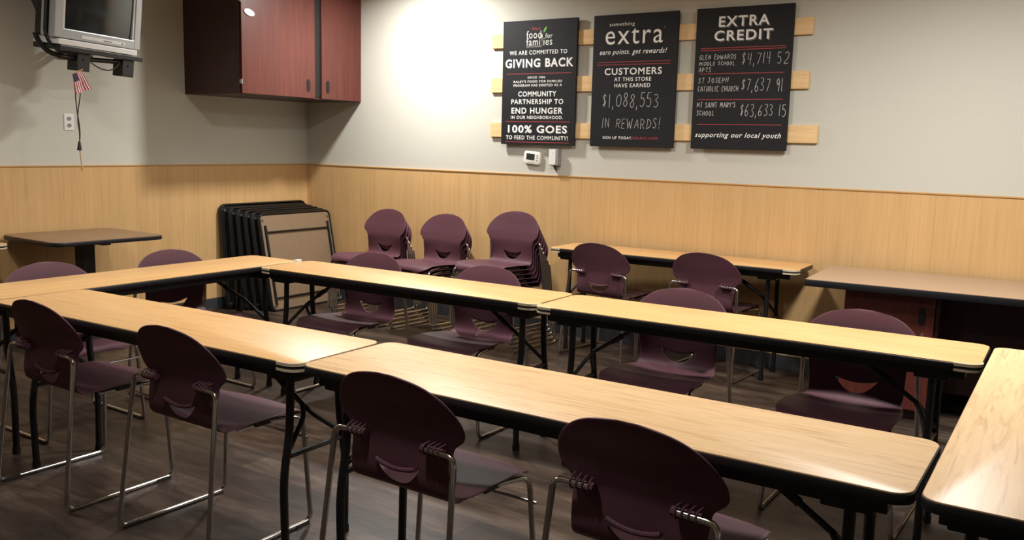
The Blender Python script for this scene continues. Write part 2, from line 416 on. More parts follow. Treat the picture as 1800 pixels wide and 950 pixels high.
def make_shell():
    bm = B(); NC = 33
    ts = [-1+2*k/(NC-1) for k in range(NC)]
    lo_n, hi_n = 34, 26
    cols = []
    for t in ts:
        x = abs(t)*.193
        k = min(1, x/SLOT)
        ztop = .503+.015*k*k; zbot = .462+.052*k**2.4
        if k >= 1: ztop, zbot = .519, .5135
        s0, s1 = s_at_z(zbot), s_at_z(ztop)
        ss = [s0*i/lo_n for i in range(lo_n+1)] + [s1+(ARC[-1]-s1)*i/hi_n for i in range(hi_n+1)]
        cols.append([bm.verts.new(shell_pt(s, t)) for s in ss])
    for j in range(NC-1):
        xm = abs(ts[j]+ts[j+1])/2*.193
        for i in range(lo_n+hi_n+1):
            if i == lo_n and xm < SLOT: continue
            bm.faces.new((cols[j][i], cols[j+1][i], cols[j+1][i+1], cols[j][i+1]))
    bmesh.ops.recalc_face_normals(bm, faces=bm.faces)
    # make the normals look up / forward
    f0 = min(bm.faces, key=lambda f: (f.calc_center_median()-V((0, .1, .445))).length)
    if f0.normal.z < 0: bmesh.ops.reverse_faces(bm, faces=bm.faces)
    o = obj('shell_raw', bm, M['purple'], None, True)
    md = o.modifiers.new('s', 'SOLIDIFY'); md.thickness = .006; md.offset = -1
    md2 = o.modifiers.new('b', 'SUBSURF'); md2.levels = 1; md2.render_levels = 1
    dg = bpy.context.evaluated_depsgraph_get(); me = bpy.data.meshes.new_from_object(o.evaluated_get(dg))
    bpy.data.objects.remove(o)
    bm = B(); bm.from_mesh(me); bpy.data.meshes.remove(me)
    # raised lip over the hand slot and a faint round moulding mark, both on the rear face
    lip = []
    for k in range(13):
        x = -SLOT+.004+2*(SLOT-.004)*k/12; q = abs(x)/SLOT
        p = shell_pt(s_at_z(.506+.015*q*q), x/.193); lip.append(p+V((0, -.011, .002)))
    tube(bm, lip, .0075, 8)
    ring = []
    for k in range(20):
        a = 2*PI*k/20; x = .024*math.cos(a); z = .555+.020*math.sin(a)
        p = shell_pt(s_at_z(z), x/.195); ring.append(p+V((0, -.0058, 0)))
    tube(bm, ring, .0005, 4, closed=True)
    return obj('shell', bm, M['purple'], None, True)
RT = .0093
def make_chair():
    t = thing('stacking_chair', '', 'chair')
    sh = make_shell(); sh.parent = t
    zl, yl = .597, -.166
    for s in (-1, 1):
        pts = fillet([(s*.112, yl, zl), (s*.232, yl-.004, zl), (s*.257, -.240, RT), (s*.253, .240, RT), (s*.220, .232, .418), (s*.19, .10, .428), (s*.165, -.03, .420)],
                     [.03, .035, .035, .045, .05], 6)
        obj('side_frame', tube(B(), pts, RT, 10), M['chrome'], t, True)
        bm = B()
        for k in range(4):
            x = s*(.122+.0185*k)
            c = [(x+s*.004, yl+.024, zl+.020), (x, yl-.002, zl+.0155), (x, yl-.0105, zl+.006), (x, yl-.0105, zl-.005), (x, yl+.0, zl-.0145), (x, yl+.022, zl-.016)]
            tube(bm, c, .0030, 6)
        tube(bm, [(s*.110, yl+.002, zl), (s*.119, yl+.002, zl)], .0135, 8)
        tube(bm, [(s*.113, yl+.018, zl-.003), (s*.185, yl+.018, zl-.003)], .009, 6)
        obj('lug', bm, M['purple'], t, True)
        for y in (-.185, .19):
            obj('glide', box(B(), s*.255-.0095, s*.255+.0095, y-.035, y+.035, 0, RT*1.6, .003), M['glide'], t)
    obj('crossbar', tube(B(), [(-.246, .238, .335), (.246, .238, .335)], .0055, 8), M['chrome'], t, True)
    bm = B()
    pass
    for s in (-1, 1): obj('seat_mount', box(B(), s*.18-.018, s*.18+.018, .03, .13, .418, .438, .003), M['glide'], t)
    return t
CH = make_chair(); used = [False]
def chair(x, y, deg, label, group, z=0., tilt=0.):
    """deg: direction the sitter faces, measured from +y towards -x"""
    if not used[0]:
        used[0] = True; CH.location = (x, y, z); CH.rotation_euler = (0, 0, math.radians(deg)); CH['label'] = label; CH['group'] = group; return CH
    return dup(CH, (x, y, z), math.radians(deg), label, group)
GN = 'chairs along the near row of tables, backs to the camera'
chair(2.780, -3.895, 0, 'plum chair at the near row, leftmost of the four seen from behind', GN)
chair(3.590, -3.862, 0, 'plum chair seen from behind, second from the left of the four at the near row', GN)
chair(4.618, -3.862, -1, 'plum chair seen from behind at the left end of the pale near table', GN)
chair(5.385, -3.835, -3, 'plum chair seen from behind, largest and nearest the camera, at the bottom of the photo', GN)
GL = 'chairs tucked under the left side table'
chair(1.990, -3.500, -90, 'plum chair under the left side table, in front of the square pedestal table', GL)
chair(1.965, -2.760, -90, 'plum chair under the left side table, the one nearer the folded tables', GL)
GF = 'chairs behind the far row, facing the camera'
chair(2.715, -2.215, 180, 'plum chair tucked in behind the far row, in front of the leftmost chair stack', GF)
chair(3.530, -2.205, 180, 'plum chair tucked in behind the far row, in front of the rightmost chair stack', GF)
chair(4.655, -2.205, 180, 'plum chair behind the far row, in front of the table under the signs', GF)
chair(5.465, -2.215, 180, 'plum chair behind the far row, in front of the brown desk with the mahogany cupboard', GF)
GW = 'chairs tucked under the table against the back wall'
chair(3.412, -.375, -6, 'plum chair tucked under the back wall table, left one of the pair', GW)
chair(4.170, -.360, -4, 'plum chair tucked under the back wall table, right one of the pair', GW)
ORD = ['bottom', 'second from the bottom', 'third from the bottom', 'fourth from the bottom', 'fifth from the bottom', 'sixth from the bottom']
def stack(x, y, deg, n, where):
    a = math.radians(deg)
    for k in range(n):
        f = .024*k
        lab = 'plum chair, ' + (ORD[k] if k < n-1 else 'topmost') + ' of the ' + where
        chair(x-math.sin(a)*f, y+math.cos(a)*f, deg, lab, 'chairs in the '+where, z=.033*k)
stack(1.345, -.50, 174, 4, 'chair stack nearest the folded tables')
stack(1.965, -.52, 174, 4, 'middle one of three chair stacks')
stack(2.660, -.53, 174, 6, 'tallest chair stack')

# ------------------------------------------------------------------ wall cabinet in the corner
CX, CY0, CZ0, CZ1 = .682, -1.314, 1.79, 2.80
t = thing('wall_cabinet', 'mahogany two door wall cabinet hanging in the corner above the wainscot', 'cabinet', (0, 0, CZ0))
H = CZ1-CZ0
bm = B()
box(bm, .001, CX-.020, CY0, CY0+.018, 0, H); box(bm, .001, CX-.020, -.020, -.002, 0, H)
box(bm, .001, CX-.020, CY0+.018, -.020, 0, .018); box(bm, .001, CX-.020, CY0+.018, -.020, H-.018, H); box(bm, .001, .012, CY0+.018, -.020, .018, H-.018)
obj('carcass', bm, M['mahogd'], t)
obj('centre_stile', box(B(), CX-.045, CX-.014, -.556, -.470, .018, H-.018), M['void'], t)
for y0, y1, yh in ((CY0+.012, -.552, -.625), (-.474, -.004, -.405)):
    d = obj('door', box(B(), CX-.0195, CX, y0, y1, .004, H-.004, .0015), M['mahog'], t)
    bm = B(); pts = []
    for k in range(20):
        a = 2*PI*k/20; pts.append((.020*math.cos(a), .024*math.sin(a)+(.028 if math.sin(a) > 0 else -.028)))
    prism(bm, pts, 0, .003)
    prism(bm, [(p[0]*.6, p[1]*.8) for p in pts], .003, .0045)
    for v in bm.verts: v.co = V((CX+v.co.z, yh+v.co.x, .105+v.co.y))
    bmesh.ops.recalc_face_normals(bm, faces=bm.faces)
    obj('handle', bm, M['void'], d, label='black recessed oval pull')
for z in (.092, .70):
    bm = box(B(), CX-.016, CX+.003, CY0-.003, CY0+.016, z-.016, z+.016, .003)
    tube(bm, [(CX+.003, CY0+.006, z-.02), (CX+.003, CY0+.006, z+.02)], .005, 8)
    obj('hinge', bm, M['steel'], t)
bm = prism(B(), [(.052*math.cos(k*PI/8), .026*math.sin(k*PI/8)) for k in range(16)], 0, .008, bev=.003)  # reflection off the chrome hinge, put in as a raised white oval
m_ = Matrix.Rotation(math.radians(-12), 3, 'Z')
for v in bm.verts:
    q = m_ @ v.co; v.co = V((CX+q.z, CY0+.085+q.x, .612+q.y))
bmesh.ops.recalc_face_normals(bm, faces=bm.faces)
obj('hinge_glare', bm, M['plate'], t, label='small white oval standing in for hinge glare on the left door')

# ------------------------------------------------------------------ television on its bracket
ty, tt, tr = .187, .096, -.023
n0 = V((math.cos(ty), math.sin(ty), 0)); r0 = V((-math.sin(ty), math.cos(ty), 0)); u0 = V((0, 0, 1))
n2 = math.cos(tt)*n0-math.sin(tt)*u0; u2 = math.sin(tt)*n0+math.cos(tt)*u0
r3 = math.cos(tr)*r0+math.sin(tr)*u2; u3 = -math.sin(tr)*r0+math.cos(tr)*u2
TVM = Matrix(((r3.x, n2.x, u3.x, .594), (r3.y, n2.y, u3.y, -2.405), (r3.z, n2.z, u3.z, 2.052), (0, 0, 0, 1)))
# local: x to the right of the screen (seen from behind the set: towards the corner), y out of the screen, z up
t = thing('television', 'silver tube television on a black bracket high on the left wall', 'television')
t.matrix_world = TVM
def loop_box(bm, a0, a1, b0, b1, c0, c1, bev=.004, mi=0): return box(bm, a0, a1, b0, b1, c0, c1, bev, mi)
bm = B(); HT = .56
# bezel ring made of four bars around the tube
loop_box(bm, -.35, -.285, -.055, 0, .0, HT, .006); loop_box(bm, .295, .35, -.055, 0, .0, HT, .006)
loop_box(bm, -.29, .30, -.055, 0, .0, .062, .006); loop_box(bm, -.29, .30, -.055, 0, HT-.05, HT, .006)
obj('bezel', bm, M['silver'], t)
bm = B()
for a0, a1 in ((-.292, -.270), (.282, .300)): box(bm, a0, a1, -.04, -.006, .05, HT-.04, .003)
obj('screen_surround', bm, M['silverl'], t)
bm = B(); NX, NZ = 16, 12; g = []
for i in range(NX+1):
    row = []
    for j in range(NZ+1):
        u = -1+2*i/NX; v = -1+2*j/NZ
        row.append(bm.verts.new((.006+u*(.274-.004*v*v), -.022+.016*(1-u*u*.6-v*v*.4), .290+v*(.236-.006*u*u))))
    g.append(row)
for i in range(NX):
    for j in range(NZ): bm.faces.new((g[i][j], g[i+1][j], g[i+1][j+1], g[i][j+1]))
bmesh.ops.recalc_face_normals(bm, faces=bm.faces)
r = bmesh.ops.extrude_face_region(bm, geom=list(bm.faces))
for v in [q for q in r['geom'] if isinstance(q, bmesh.types.BMVert)]: v.co.y -= .02
bmesh.ops.recalc_face_normals(bm, faces=bm.faces)
obj('screen', bm, M['glass'], t, True)
bm = box(B(), -.335, .335, -.085, -.055, .012, HT-.012); obj('seam_band', bm, M['tvback'], t)
bm = box(B(), -.345, .345, -.130, -.082, .004, HT-.004, .006); obj('rear_bezel', bm, M['silver'], t)
prof_tv = [(-.128, .003), (-.190, .003), (-.190, .15), (-.285, .225), (-.44, .25), (-.44, .47), (-.30, .52), (-.128, HT-.01)]
bm = B(); A = [bm.verts.new((-.335 if b > -.2 else (-.30 if b > -.3 else -.2), b, c)) for b, c in prof_tv]; Bv = [bm.verts.new((.335 if b > -.2 else (.30 if b > -.3 else .2), b, c)) for b, c in prof_tv]
n = len(prof_tv)
for k in range(n): bm.faces.new((A[k], A[(k+1) % n], Bv[(k+1) % n], Bv[k]))
bm.faces.new(list(reversed(A))); bm.faces.new(Bv); bmesh.ops.recalc_face_normals(bm, faces=bm.faces)
bmesh.ops.triangulate(bm, faces=[f for f in bm.faces if len(f.verts) > 4])
obj('tube_housing', bm, M['tvback'], t)
bm = box(B(), -.145, .215, 0, .003, .014, .034, .001); obj('control_strip', bm, M['silverl'], t)
bm = box(B(), .185, .195, .003, .006, .020, .028, .001); box(bm, .03, .10, .003, .005, .022, .026, .0005); obj('button', bm, M['tvback'], t)

t2 = thing('television_bracket', 'black wall bracket and tray holding up the silver television', 'bracket')
t2.matrix_world = TVM
bm = box(B(), -.325, .315, -.21, .012, -.040, -.005, .003); obj('tray', bm, M['silverl'], t2, label='pale tray under the television')
bm = box(B(), -.32, .36, -.02, .022, -.078, -.046, .003); box(bm, -.32, -.28, -.22, -.02, -.075, -.041, .003); box(bm, .26, .30, -.22, -.02, -.075, -.041, .003)
obj('tray_rail', bm, M['black'], t2)
bm = tube(B(), fillet([(-.362, -.069, .54), (-.362, -.069, .02), (-.335, -.05, -.05), (-.20, -.04, -.085)], [.05, .05], 6), .011, 10)
obj('side_strap', bm, M['black'], t2, True)
bm = tube(B(), fillet([(-.36, -.16, .015), (-.345, -.15, -.03), (-.30, -.11, -.10), (-.20, -.05, -.118), (-.08, -.03, -.112), (.27, -.03, -.095)], [.02, .05, .06, .04], 6), .016, 10)
obj('strap', bm, M['black'], t2, True)
for a, c in ((-.118, -.098), (.255, -.098)):
    bm = box(B(), a-.05, a+.05, -.09, .0, c-.095, c+.02, .004); tube(bm, [(a, .0, c-.02), (a, .006, c-.02)], .007, 8)
    obj('drop_post', bm, M['black'], t2)
bm = box(B(), .10, .14, -.52, -.05, -.072, -.050, .004); box(bm, .17, .21, -.56, -.05, -.072, -.050, .004)
obj('wall_arm', bm, M['black'], t2)
bm = tube(B(), fillet([(-.07, -.01, -.12), (.02, .0, -.165), (.12, .0, -.165), (.19, -.01, -.10)], [.05, .05], 6), .0045, 6)
obj('loop_cable', bm, M['cord'], t2, True)
bm = box(B(), .001, .016, -2.36, -2.10, 1.98, 2.14, .003)
bmesh.ops.transform(bm, matrix=TVM.inverted(), verts=bm.verts); obj('wall_plate', bm, M['black'], t2)

# flag hanging from the left drop post, seen nearly flat on
FX = .64
def flag():
    import mathutils
    tl, tr_, br, bl = V((FX, -2.629, 1.836)), V((FX+.0, -2.568, 1.862)), V((FX+.005, -2.503, 1.752)), V((FX+.0, -2.612, 1.710))
    NU, NV = 13, 10; bm = B(); vs = []
    for i in range(NU+1):
        row = []
        for j in range(NV+1):
            u, v = i/NU, j/NV
            p = tl*(1-u)*(1-v)+tr_*u*(1-v)+br*u*v+bl*(1-u)*v
            p.x += .006*math.sin(u*9)*v+.004*math.sin(v*6)
            row.append(bm.verts.new(p))
        vs.append(row)
    for i in range(NU):
        for j in range(NV):
            f = bm.faces.new((vs[i][j], vs[i+1][j], vs[i+1][j+1], vs[i][j+1]))
            f.material_index = 2 if (i < 6 and j < 4) else (i % 2)
    r = bmesh.ops.extrude_face_region(bm, geom=list(bm.faces))
    for v in [q for q in r['geom'] if isinstance(q, bmesh.types.BMVert)]: v.co.x -= .0012
    bmesh.ops.recalc_face_normals(bm, faces=bm.faces)
    return bm
t = thing('small_flag', 'small striped red and white flag dangling under the television', 'flag', (0, 0, 0))
obj('flag_cloth', flag(), None, t, mats=[M['flagred'], M['flagwhite'], M['flagblue']])
obj('flag_stick', tube(B(), [(FX+.0, -2.640, 1.838), (FX+.0, -2.556, 1.872)], .004, 6), M['tan'], t, True)
t = thing('hanging_cord', 'dark cord with a plug dangling below the small flag', 'cord', (0, 0, 0))
bm = B(); X = FX-.01
tube(bm, fillet([(X, -2.606, 1.80), (X, -2.608, 1.70), (X, -2.602, 1.60), (X, -2.591, 1.533), (X, -2.586, 1.46), (X, -2.595, 1.39)], .05, 4), .0035, 6)
tube(bm, fillet([(X, -2.574, 1.80), (X, -2.573, 1.71), (X, -2.596, 1.60), (X, -2.600, 1.53), (X, -2.590, 1.47), (X, -2.593, 1.39)], .05, 4), .0035, 6)
obj('cord_strands', bm, M['cord'], t, True)
bm = tube(B(), [(X, -2.595, 1.408), (X, -2.595, 1.38), (X, -2.596, 1.350)], .014, 8, taper=lambda s: .5+s*.6); obj('plug', bm, M['void'], t, True)
bm = tube(B(), [(X, -2.594, 1.355), (X, -2.589, 1.29), (X, -2.583, 1.23)], .0035, 6)
tube(bm, [(X, -2.584, 1.245), (X, -2.583, 1.215)], .0065, 6); obj('tail', bm, M['tan'], t, True, label='thin tan tail below the plug')

t = thing('wall_outlet', 'white double outlet on the left wall below the television', 'outlet', (0, 0, 0))
yc, zc = -2.296, 1.538
obj('cover_plate', box(B(), .0, .006, yc-.036, yc+.036, zc-.058, zc+.058, .002), M['plate'], t)
for dz in (-.024, .024):
    bm = B(); prism(bm, [(.017*math.cos(a*PI/8), .015*math.sin(a*PI/8)) for a in range(16)], .006, .008)
    for v in bm.verts: v.co = V((v.co.z, yc+v.co.x, zc+dz+v.co.y))
    bmesh.ops.recalc_face_normals(bm, faces=bm.faces)
    rc = obj('socket', bm, M['greyp'], t)
    bm = B()
    for dy in (-.006, .006): box(bm, .008, .0088, yc+dy-.0012, yc+dy+.0012, zc+dz-.002, zc+dz+.006)
    obj('slot', bm, M['void'], rc)

# ------------------------------------------------------------------ signs on slats
slat_d = [(2.098, 4.594, 2.198, 2.305, 'pale pine slat on the back wall, topmost of the three holding the black signs'),
          (2.096, 4.589, 1.858, 1.970, 'pale pine slat on the back wall, middle one of the three holding the black signs'),
          (2.099, 4.667, 1.512, 1.625, 'pale pine slat, lowest and longest of the three holding the black signs')]
for x0, x1, z0, z1, lab in slat_d:
    o = obj('sign_slat', box(B(), x0-(x0+x1)/2, x1-(x0+x1)/2, -.011, .011, -(z1-z0)/2, (z1-z0)/2, .002), M['pine'])
    o.location = ((x0+x1)/2, -.012, (z0+z1)/2); tag(o, lab, 'slat', 'pine slats on the back wall')

def text_bm(s, w, h, bold=0., shear=0., space=1.):
    c = bpy.data.curves.new('t', 'FONT'); c.body = s; c.size = 1; c.offset = bold; c.shear = shear; c.space_character = space; c.resolution_u = 4
    o = bpy.data.objects.new('t', c); COL.objects.link(o)
    dg = bpy.context.evaluated_depsgraph_get(); dg.update()
    me = bpy.data.meshes.new_from_object(o.evaluated_get(dg)); bpy.data.objects.remove(o); bpy.data.curves.remove(c)
    bm = B(); bm.from_mesh(me); bpy.data.meshes.remove(me)
    xs = [v.co.x for v in bm.verts]; ys = [v.co.y for v in bm.verts]
    x0, x1, y0, y1 = min(xs), max(xs), min(ys), max(ys)
    for v in bm.verts:
        v.co = V(((v.co.x-(x0+x1)/2)/(x1-x0)*w, (v.co.y-(y0+y1)/2)/(y1-y0)*h, 0))
    return bm
SW, SH, SY = .662, .938, -.046
class Sign:
    def __init__(self, x0, z1, label):
        self.t = thing('chalkboard_sign', label, 'sign', (x0, 0, z1), 0, 'black signs on the pine slats')
        obj('board', box(B(), 0, SW, SY+.001, -.0245, -SH, 0, .0015), M['board'], self.t)
        obj('back_batten', box(B(), .05, SW-.05, -.0245, -.0235, -SH+.05, -.05), M['boarde'], self.t)
    def put(self, bm, u, v, name, m, lift=.0006):
        for q in bm.verts: q.co = V((u*SW+q.co.x, SY-lift+.001, -v*SH+q.co.y))
        return obj(name, bm, m, self.t)
    def txt(self, s, u, v, w, h, name='lettering', m=None, bold=.015, shear=0., space=1.15, shadow=0.):
        if shadow: self.put(text_bm(s, w*SW, h*SH, bold*.55, shear, space), u+shadow/SW, v+shadow/SH, 'lettering_shadow', M['grey'], .0003)
        return self.put(text_bm(s, w*SW, h*SH, bold*.55, shear, space), u, v, name, m or M['white'])
    def rule(self, v, u0=.06, u1=.94, th=.0045):
        bm = B(); vs = [bm.verts.new(p) for p in ((u0*SW, -v*SH-th/2, 0), (u1*SW, -v*SH-th/2, 0), (u1*SW, -v*SH+th/2, 0), (u0*SW, -v*SH+th/2, 0))]
        bm.faces.new(vs)
        for q in bm.verts: q.co = V((q.co.x, SY+.0004, q.co.y))
        return obj('divider_line', bm, M['red'], self.t)
    def chalk(self, s, u0, u1, v, h, th=.0035, seed=1):
        rnd = random.Random(seed); bm = B(); x = 0.; strokes = []
        for ch in s:
            if ch == ' ': x += .55; continue
            g, wd = GLYPH[ch]
            jx, jy, sl = rnd.uniform(-.03, .03), rnd.uniform(-.06, .06), rnd.uniform(.0, .12)
            k = rnd.uniform(.9, 1.08)
            for st in g:
                strokes.append([(x+px*wd+py*sl+jx, (py-.5)*k+jy+.5) for px, py in st])
            x += wd+.22
        W = x-.22; sx = (u1-u0)*SW/W; sz = h*SH
        for st in strokes:
            pts = [V((u0*SW+px*sx, -v*SH+(py-.5)*sz)) for px, py in st]
            if len(pts) > 2:
                pts = [V((p[0], p[1])) for p in catmull([(p.x, p.y, 0) for p in pts], 4)] if len(pts) > 3 else pts
            L_, R_ = [], []
            for i, p in enumerate(pts):
                d = pts[min(i+1, len(pts)-1)]-pts[max(i-1, 0)]
                if d.length < 1e-7: d = V((1, 0))
                d.normalize(); nn = V((-d.y, d.x))*th/2*rnd.uniform(.75, 1.1)
                a, b = p+nn, p-nn
                L_.append(bm.verts.new((a.x, SY+.0002, a.y))); R_.append(bm.verts.new((b.x, SY+.0002, b.y)))
            for i in range(len(pts)-1): bm.faces.new((L_[i], L_[i+1], R_[i+1], R_[i]))
        bmesh.ops.recalc_face_normals(bm, faces=bm.faces)
        return obj('chalk_writing', bm, M['chalk'], self.t)
GLYPH = {
 '0': ([[(.5, 1), (.1, .75), (.1, .25), (.5, 0), (.9, .25), (.9, .75), (.5, 1)]], .55), '1': ([[(.5, 1), (.45, 0)]], .22),
 '2': ([[(.05, .8), (.4, 1), (.85, .8), (.7, .45), (.05, 0), (.95, .02)]], .55), '3': ([[(.1, .95), (.6, 1), (.85, .75), (.4, .55), (.9, .3), (.6, .0), (.05, .08)]], .5),
 '4': ([[(.15, 1), (.1, .5), (.9, .48)], [(.75, 1), (.7, 0)]], .5), '5': ([[(.9, 1), (.2, 1)], [(.2, 1), (.15, .58), (.6, .62), (.9, .3), (.5, 0), (.05, .1)]], .5),
 '6': ([[(.75, 1), (.25, .6), (.1, .2), (.5, 0), (.85, .22), (.5, .45), (.15, .3)]], .5), '7': ([[(.05, 1), (.9, .98)], [(.9, .98), (.35, 0)]], .5),
 '8': ([[(.55, .55), (.15, .8), (.5, 1), (.85, .8), (.5, .52), (.1, .25), (.5, 0), (.9, .25), (.55, .55)]], .5), '9': ([[(.85, .75), (.5, 1), (.15, .75), (.5, .5), (.85, .75), (.8, .0)]], .45),
 '$': ([[(.9, .8), (.5, .9), (.15, .7), (.8, .38), (.5, .12), (.1, .2)], [(.5, 1.02), (.5, 0)]], .45), ',': ([[(.6, .1), (.3, -.2)]], .15), '!': ([[(.6, 1.05), (.45, .3)], [(.4, .1), (.38, .0)]], .15),
 "'": ([[(.5, 1), (.3, .8)]], .12),
 'A': ([[(0, 0), (.5, 1)], [(.5, 1), (1, 0)], [(.2, .38), (.8, .38)]], .5), 'B': ([[(.1, 0), (.1, 1), (.8, .8), (.2, .52), (.9, .25), (.1, 0)]], .45),
 'C': ([[(.9, .85), (.5, 1), (.1, .55), (.4, .02), (.95, .12)]], .45), 'D': ([[(.1, 0), (.1, 1)], [(.1, 1), (.8, .75), (.85, .3), (.1, 0)]], .5),
 'E': ([[(.9, 1), (.1, 1)], [(.1, 1), (.1, 0)], [(.1, 0), (.9, 0)], [(.1, .52), (.75, .52)]], .42), 'G': ([[(.9, .85), (.5, 1), (.1, .5), (.5, 0), (.9, .2), (.9, .45), (.55, .45)]], .5),
 'H': ([[(.1, 1), (.1, 0)], [(.9, 1), (.9, 0)], [(.1, .5), (.9, .5)]], .48), 'I': ([[(.5, 1), (.5, 0)]], .18), 'J': ([[(.2, 1), (.95, 1)], [(.6, 1), (.6, .2), (.3, 0), (.05, .2)]], .45),
 'L': ([[(.1, 1), (.1, 0)], [(.1, 0), (.9, 0)]], .42), 'M': ([[(.05, 0), (.15, 1)], [(.15, 1), (.5, .35)], [(.5, .35), (.85, 1)], [(.85, 1), (.95, 0)]], .62), 'N': ([[(.1, 0), (.1, 1)], [(.1, 1), (.9, 0)], [(.9, 0), (.9, 1)]], .5),
 'O': ([[(.5, 1), (.08, .6), (.4, 0), (.92, .4), (.5, 1)]], .5), 'P': ([[(.1, 0), (.1, 1)], [(.1, 1), (.85, .85), (.75, .5), (.1, .45)]], .45), 'R': ([[(.1, 0), (.1, 1)], [(.1, 1), (.85, .85), (.7, .5), (.1, .48)], [(.35, .48), (.95, 0)]], .48),
 'S': ([[(.9, .88), (.5, 1), (.12, .78), (.8, .32), (.5, 0), (.05, .12)]], .42), 'T': ([[(0, 1), (1, 1)], [(.5, 1), (.5, 0)]], .45), 'U': ([[(.1, 1), (.12, .25), (.5, 0), (.88, .25), (.9, 1)]], .48),
 'W': ([[(0, 1), (.25, 0)], [(.25, 0), (.5, .75)], [(.5, .75), (.75, 0)], [(.75, 0), (1, 1)]], .62), 'Y': ([[(0, 1), (.5, .5)], [(1, 1), (.5, .5)], [(.5, .5), (.45, 0)]], .45),
}
# first sign
s = Sign(2.222, 2.394, 'black sign under which the thermostat hangs, leftmost of the three, headed GIVING BACK')
s.txt("Raley's", .455, .070, .12, .030, 'red_script', M['red'], .03, .25)
s.txt('food', .425, .115, .20, .062, bold=.01); s.txt('for', .63, .128, .095, .040, bold=.01)
s.txt('families', .50, .172, .35, .062, bold=.01)
s.txt('help local families', .43, .212, .20, .013, bold=0)
bm = B(); vs = [bm.verts.new((x*.001, z*.001, 0)) for x, z in ((-12, -22), (-14, -4), (-4, 14), (16, 26), (14, 8), (2, -12))]; bm.faces.new(vs); s.put(bm, .575, .082, 'leaf_mark', M['green'])
bm = B(); vs = [bm.verts.new((x*.001, z*.001, 0)) for x, z in ((-3, -48), (4, -48), (6, 30), (0, 44), (-6, 30))]; bm.faces.new(vs); s.put(bm, .535, .155, 'stem_mark', M['white'])
s.txt('WE ARE COMMITTED TO', .485, .256, .78, .033, bold=.03)
s.txt('GIVING BACK', .50, .340, .92, .070, bold=.045, shadow=.004)
s.rule(.425)
s.txt('SINCE 1986', .475, .456, .24, .017, bold=.025); s.txt("RALEY'S FOOD FOR FAMILIES", .49, .488, .66, .019, bold=.025); s.txt('PROGRAM HAS EXISTED AS A', .49, .519, .66, .019, bold=.025)
s.txt('COMMUNITY', .49, .588, .52, .042, bold=.035); s.txt('PARTNERSHIP TO', .49, .650, .71, .040, bold=.03)
s.txt('END HUNGER', .49, .723, .70, .050, bold=.04); s.txt('IN OUR NEIGHBORHOOD.', .49, .777, .71, .026, bold=.025)
s.rule(.812)
s.txt('100% GOES', .50, .872, .81, .062, bold=.045, shadow=.004); s.txt('TO FEED THE COMMUNITY!', .495, .942, .85, .033, bold=.03)
s.rule(.979)
# second sign
s = Sign(3.021, 2.395, 'black sign with chalked dollar total and large extra heading, middle of the three')
s.txt('something', .345, .077, .30, .036, bold=0)
s.txt('extra', .49, .165, .68, .118, bold=.0)
bm = B(); vs = [bm.verts.new((math.cos(a*PI/4)*.003, math.sin(a*PI/4)*.003, 0)) for a in range(8)]; bm.faces.new(vs); s.put(bm, .845, .112, 'trademark_dot', M['white'])
s.txt('earn points. get rewards!', .485, .285, .80, .050, bold=.02, shear=.35)
s.rule(.356, .06, .93); s.rule(.376, .06, .93)
s.txt('CUSTOMERS', .495, .427, .68, .052, bold=.03); s.txt('AT THIS STORE', .495, .486, .44, .029, bold=.025); s.txt('HAVE EARNED', .495, .533, .43, .030, bold=.025)
s.chalk('$1,088,553', .14, .81, .645, .100, .0036, 3)
s.chalk('IN REWARDS!', .14, .84, .820, .072, .003, 5)
s.txt('SIGN UP TODAY.', .34, .930, .36, .020, bold=.02); s.txt('RALEYS.COM', .675, .930, .29, .020, 'red_lettering', M['red'], .02)
# third sign
s = Sign(3.815, 2.396, 'black sign headed EXTRA CREDIT with three chalked school rows, rightmost of the three')
s.txt('EXTRA', .50, .098, .52, .072, bold=.03, shadow=.007); s.txt('CREDIT', .50, .196, .60, .072, bold=.03, shadow=.007)
s.rule(.282); s.rule(.297)
s.chalk('GLEN EDWARDS', .05, .44, .345, .034, .0034, 11); s.chalk('MIDDLE SCHOOL', .05, .43, .390, .026, .0034, 12); s.chalk('APTS', .05, .18, .432, .032, .0034, 13)
s.chalk('$4,714 52', .50, .97, .362, .080, .003, 14)
s.rule(.462)
s.chalk('ST JOSEPH', .05, .37, .508, .036, .0034, 15); s.chalk('CATHOLIC CHURCH', .05, .48, .568, .036, .0034, 16); s.chalk('$7,637 91', .51, .93, .545, .084, .003, 17)
s.rule(.645)
s.chalk("MT SAINT MARY'S", .05, .46, .683, .036, .0034, 18); s.chalk('SCHOOL', .05, .24, .742, .034, .0034, 19); s.chalk('$63,633 15', .51, .98, .720, .080, .003, 20)
s.rule(.822)
s.txt('supporting our local youth', .495, .902, .90, .046, bold=.02, shear=.35)

# thermostat and its neighbour
t = thing('thermostat', 'white tilted thermostat with a dark screen below the leftmost black sign', 'thermostat', (2.503, 0, 1.357))
rot = Matrix.Rotation(math.radians(5), 4, 'Y')
bm = prism(B(), rrect(-.076, .076, -.050, .050, .022), 0, .026, bev=.004)
for v in bm.verts: v.co = rot @ V((v.co.x, -v.co.z, v.co.y))
bmesh.ops.recalc_face_normals(bm, faces=bm.faces); obj('housing', bm, M['plate'], t, True)
obj('screen', box(B(), -.052, .024, -.0272, -.0255, -.018, .030, .0005, mtx=rot), M['lcd'], t)
bm = B()
for k in range(3): box(bm, .042, .054, -.028, -.0255, -.020+.018*k, -.010+.018*k, .001, mtx=rot)
for k in range(3): box(bm, -.035+.02*k, -.025+.02*k, -.0275, -.0255, -.040, -.034, .001, mtx=rot)
obj('buttons', bm, M['greyp'], t)
t = thing('sensor_box', 'narrow grey sensor box on the back wall, right of the thermostat', 'sensor', (2.715, 0, 1.36))
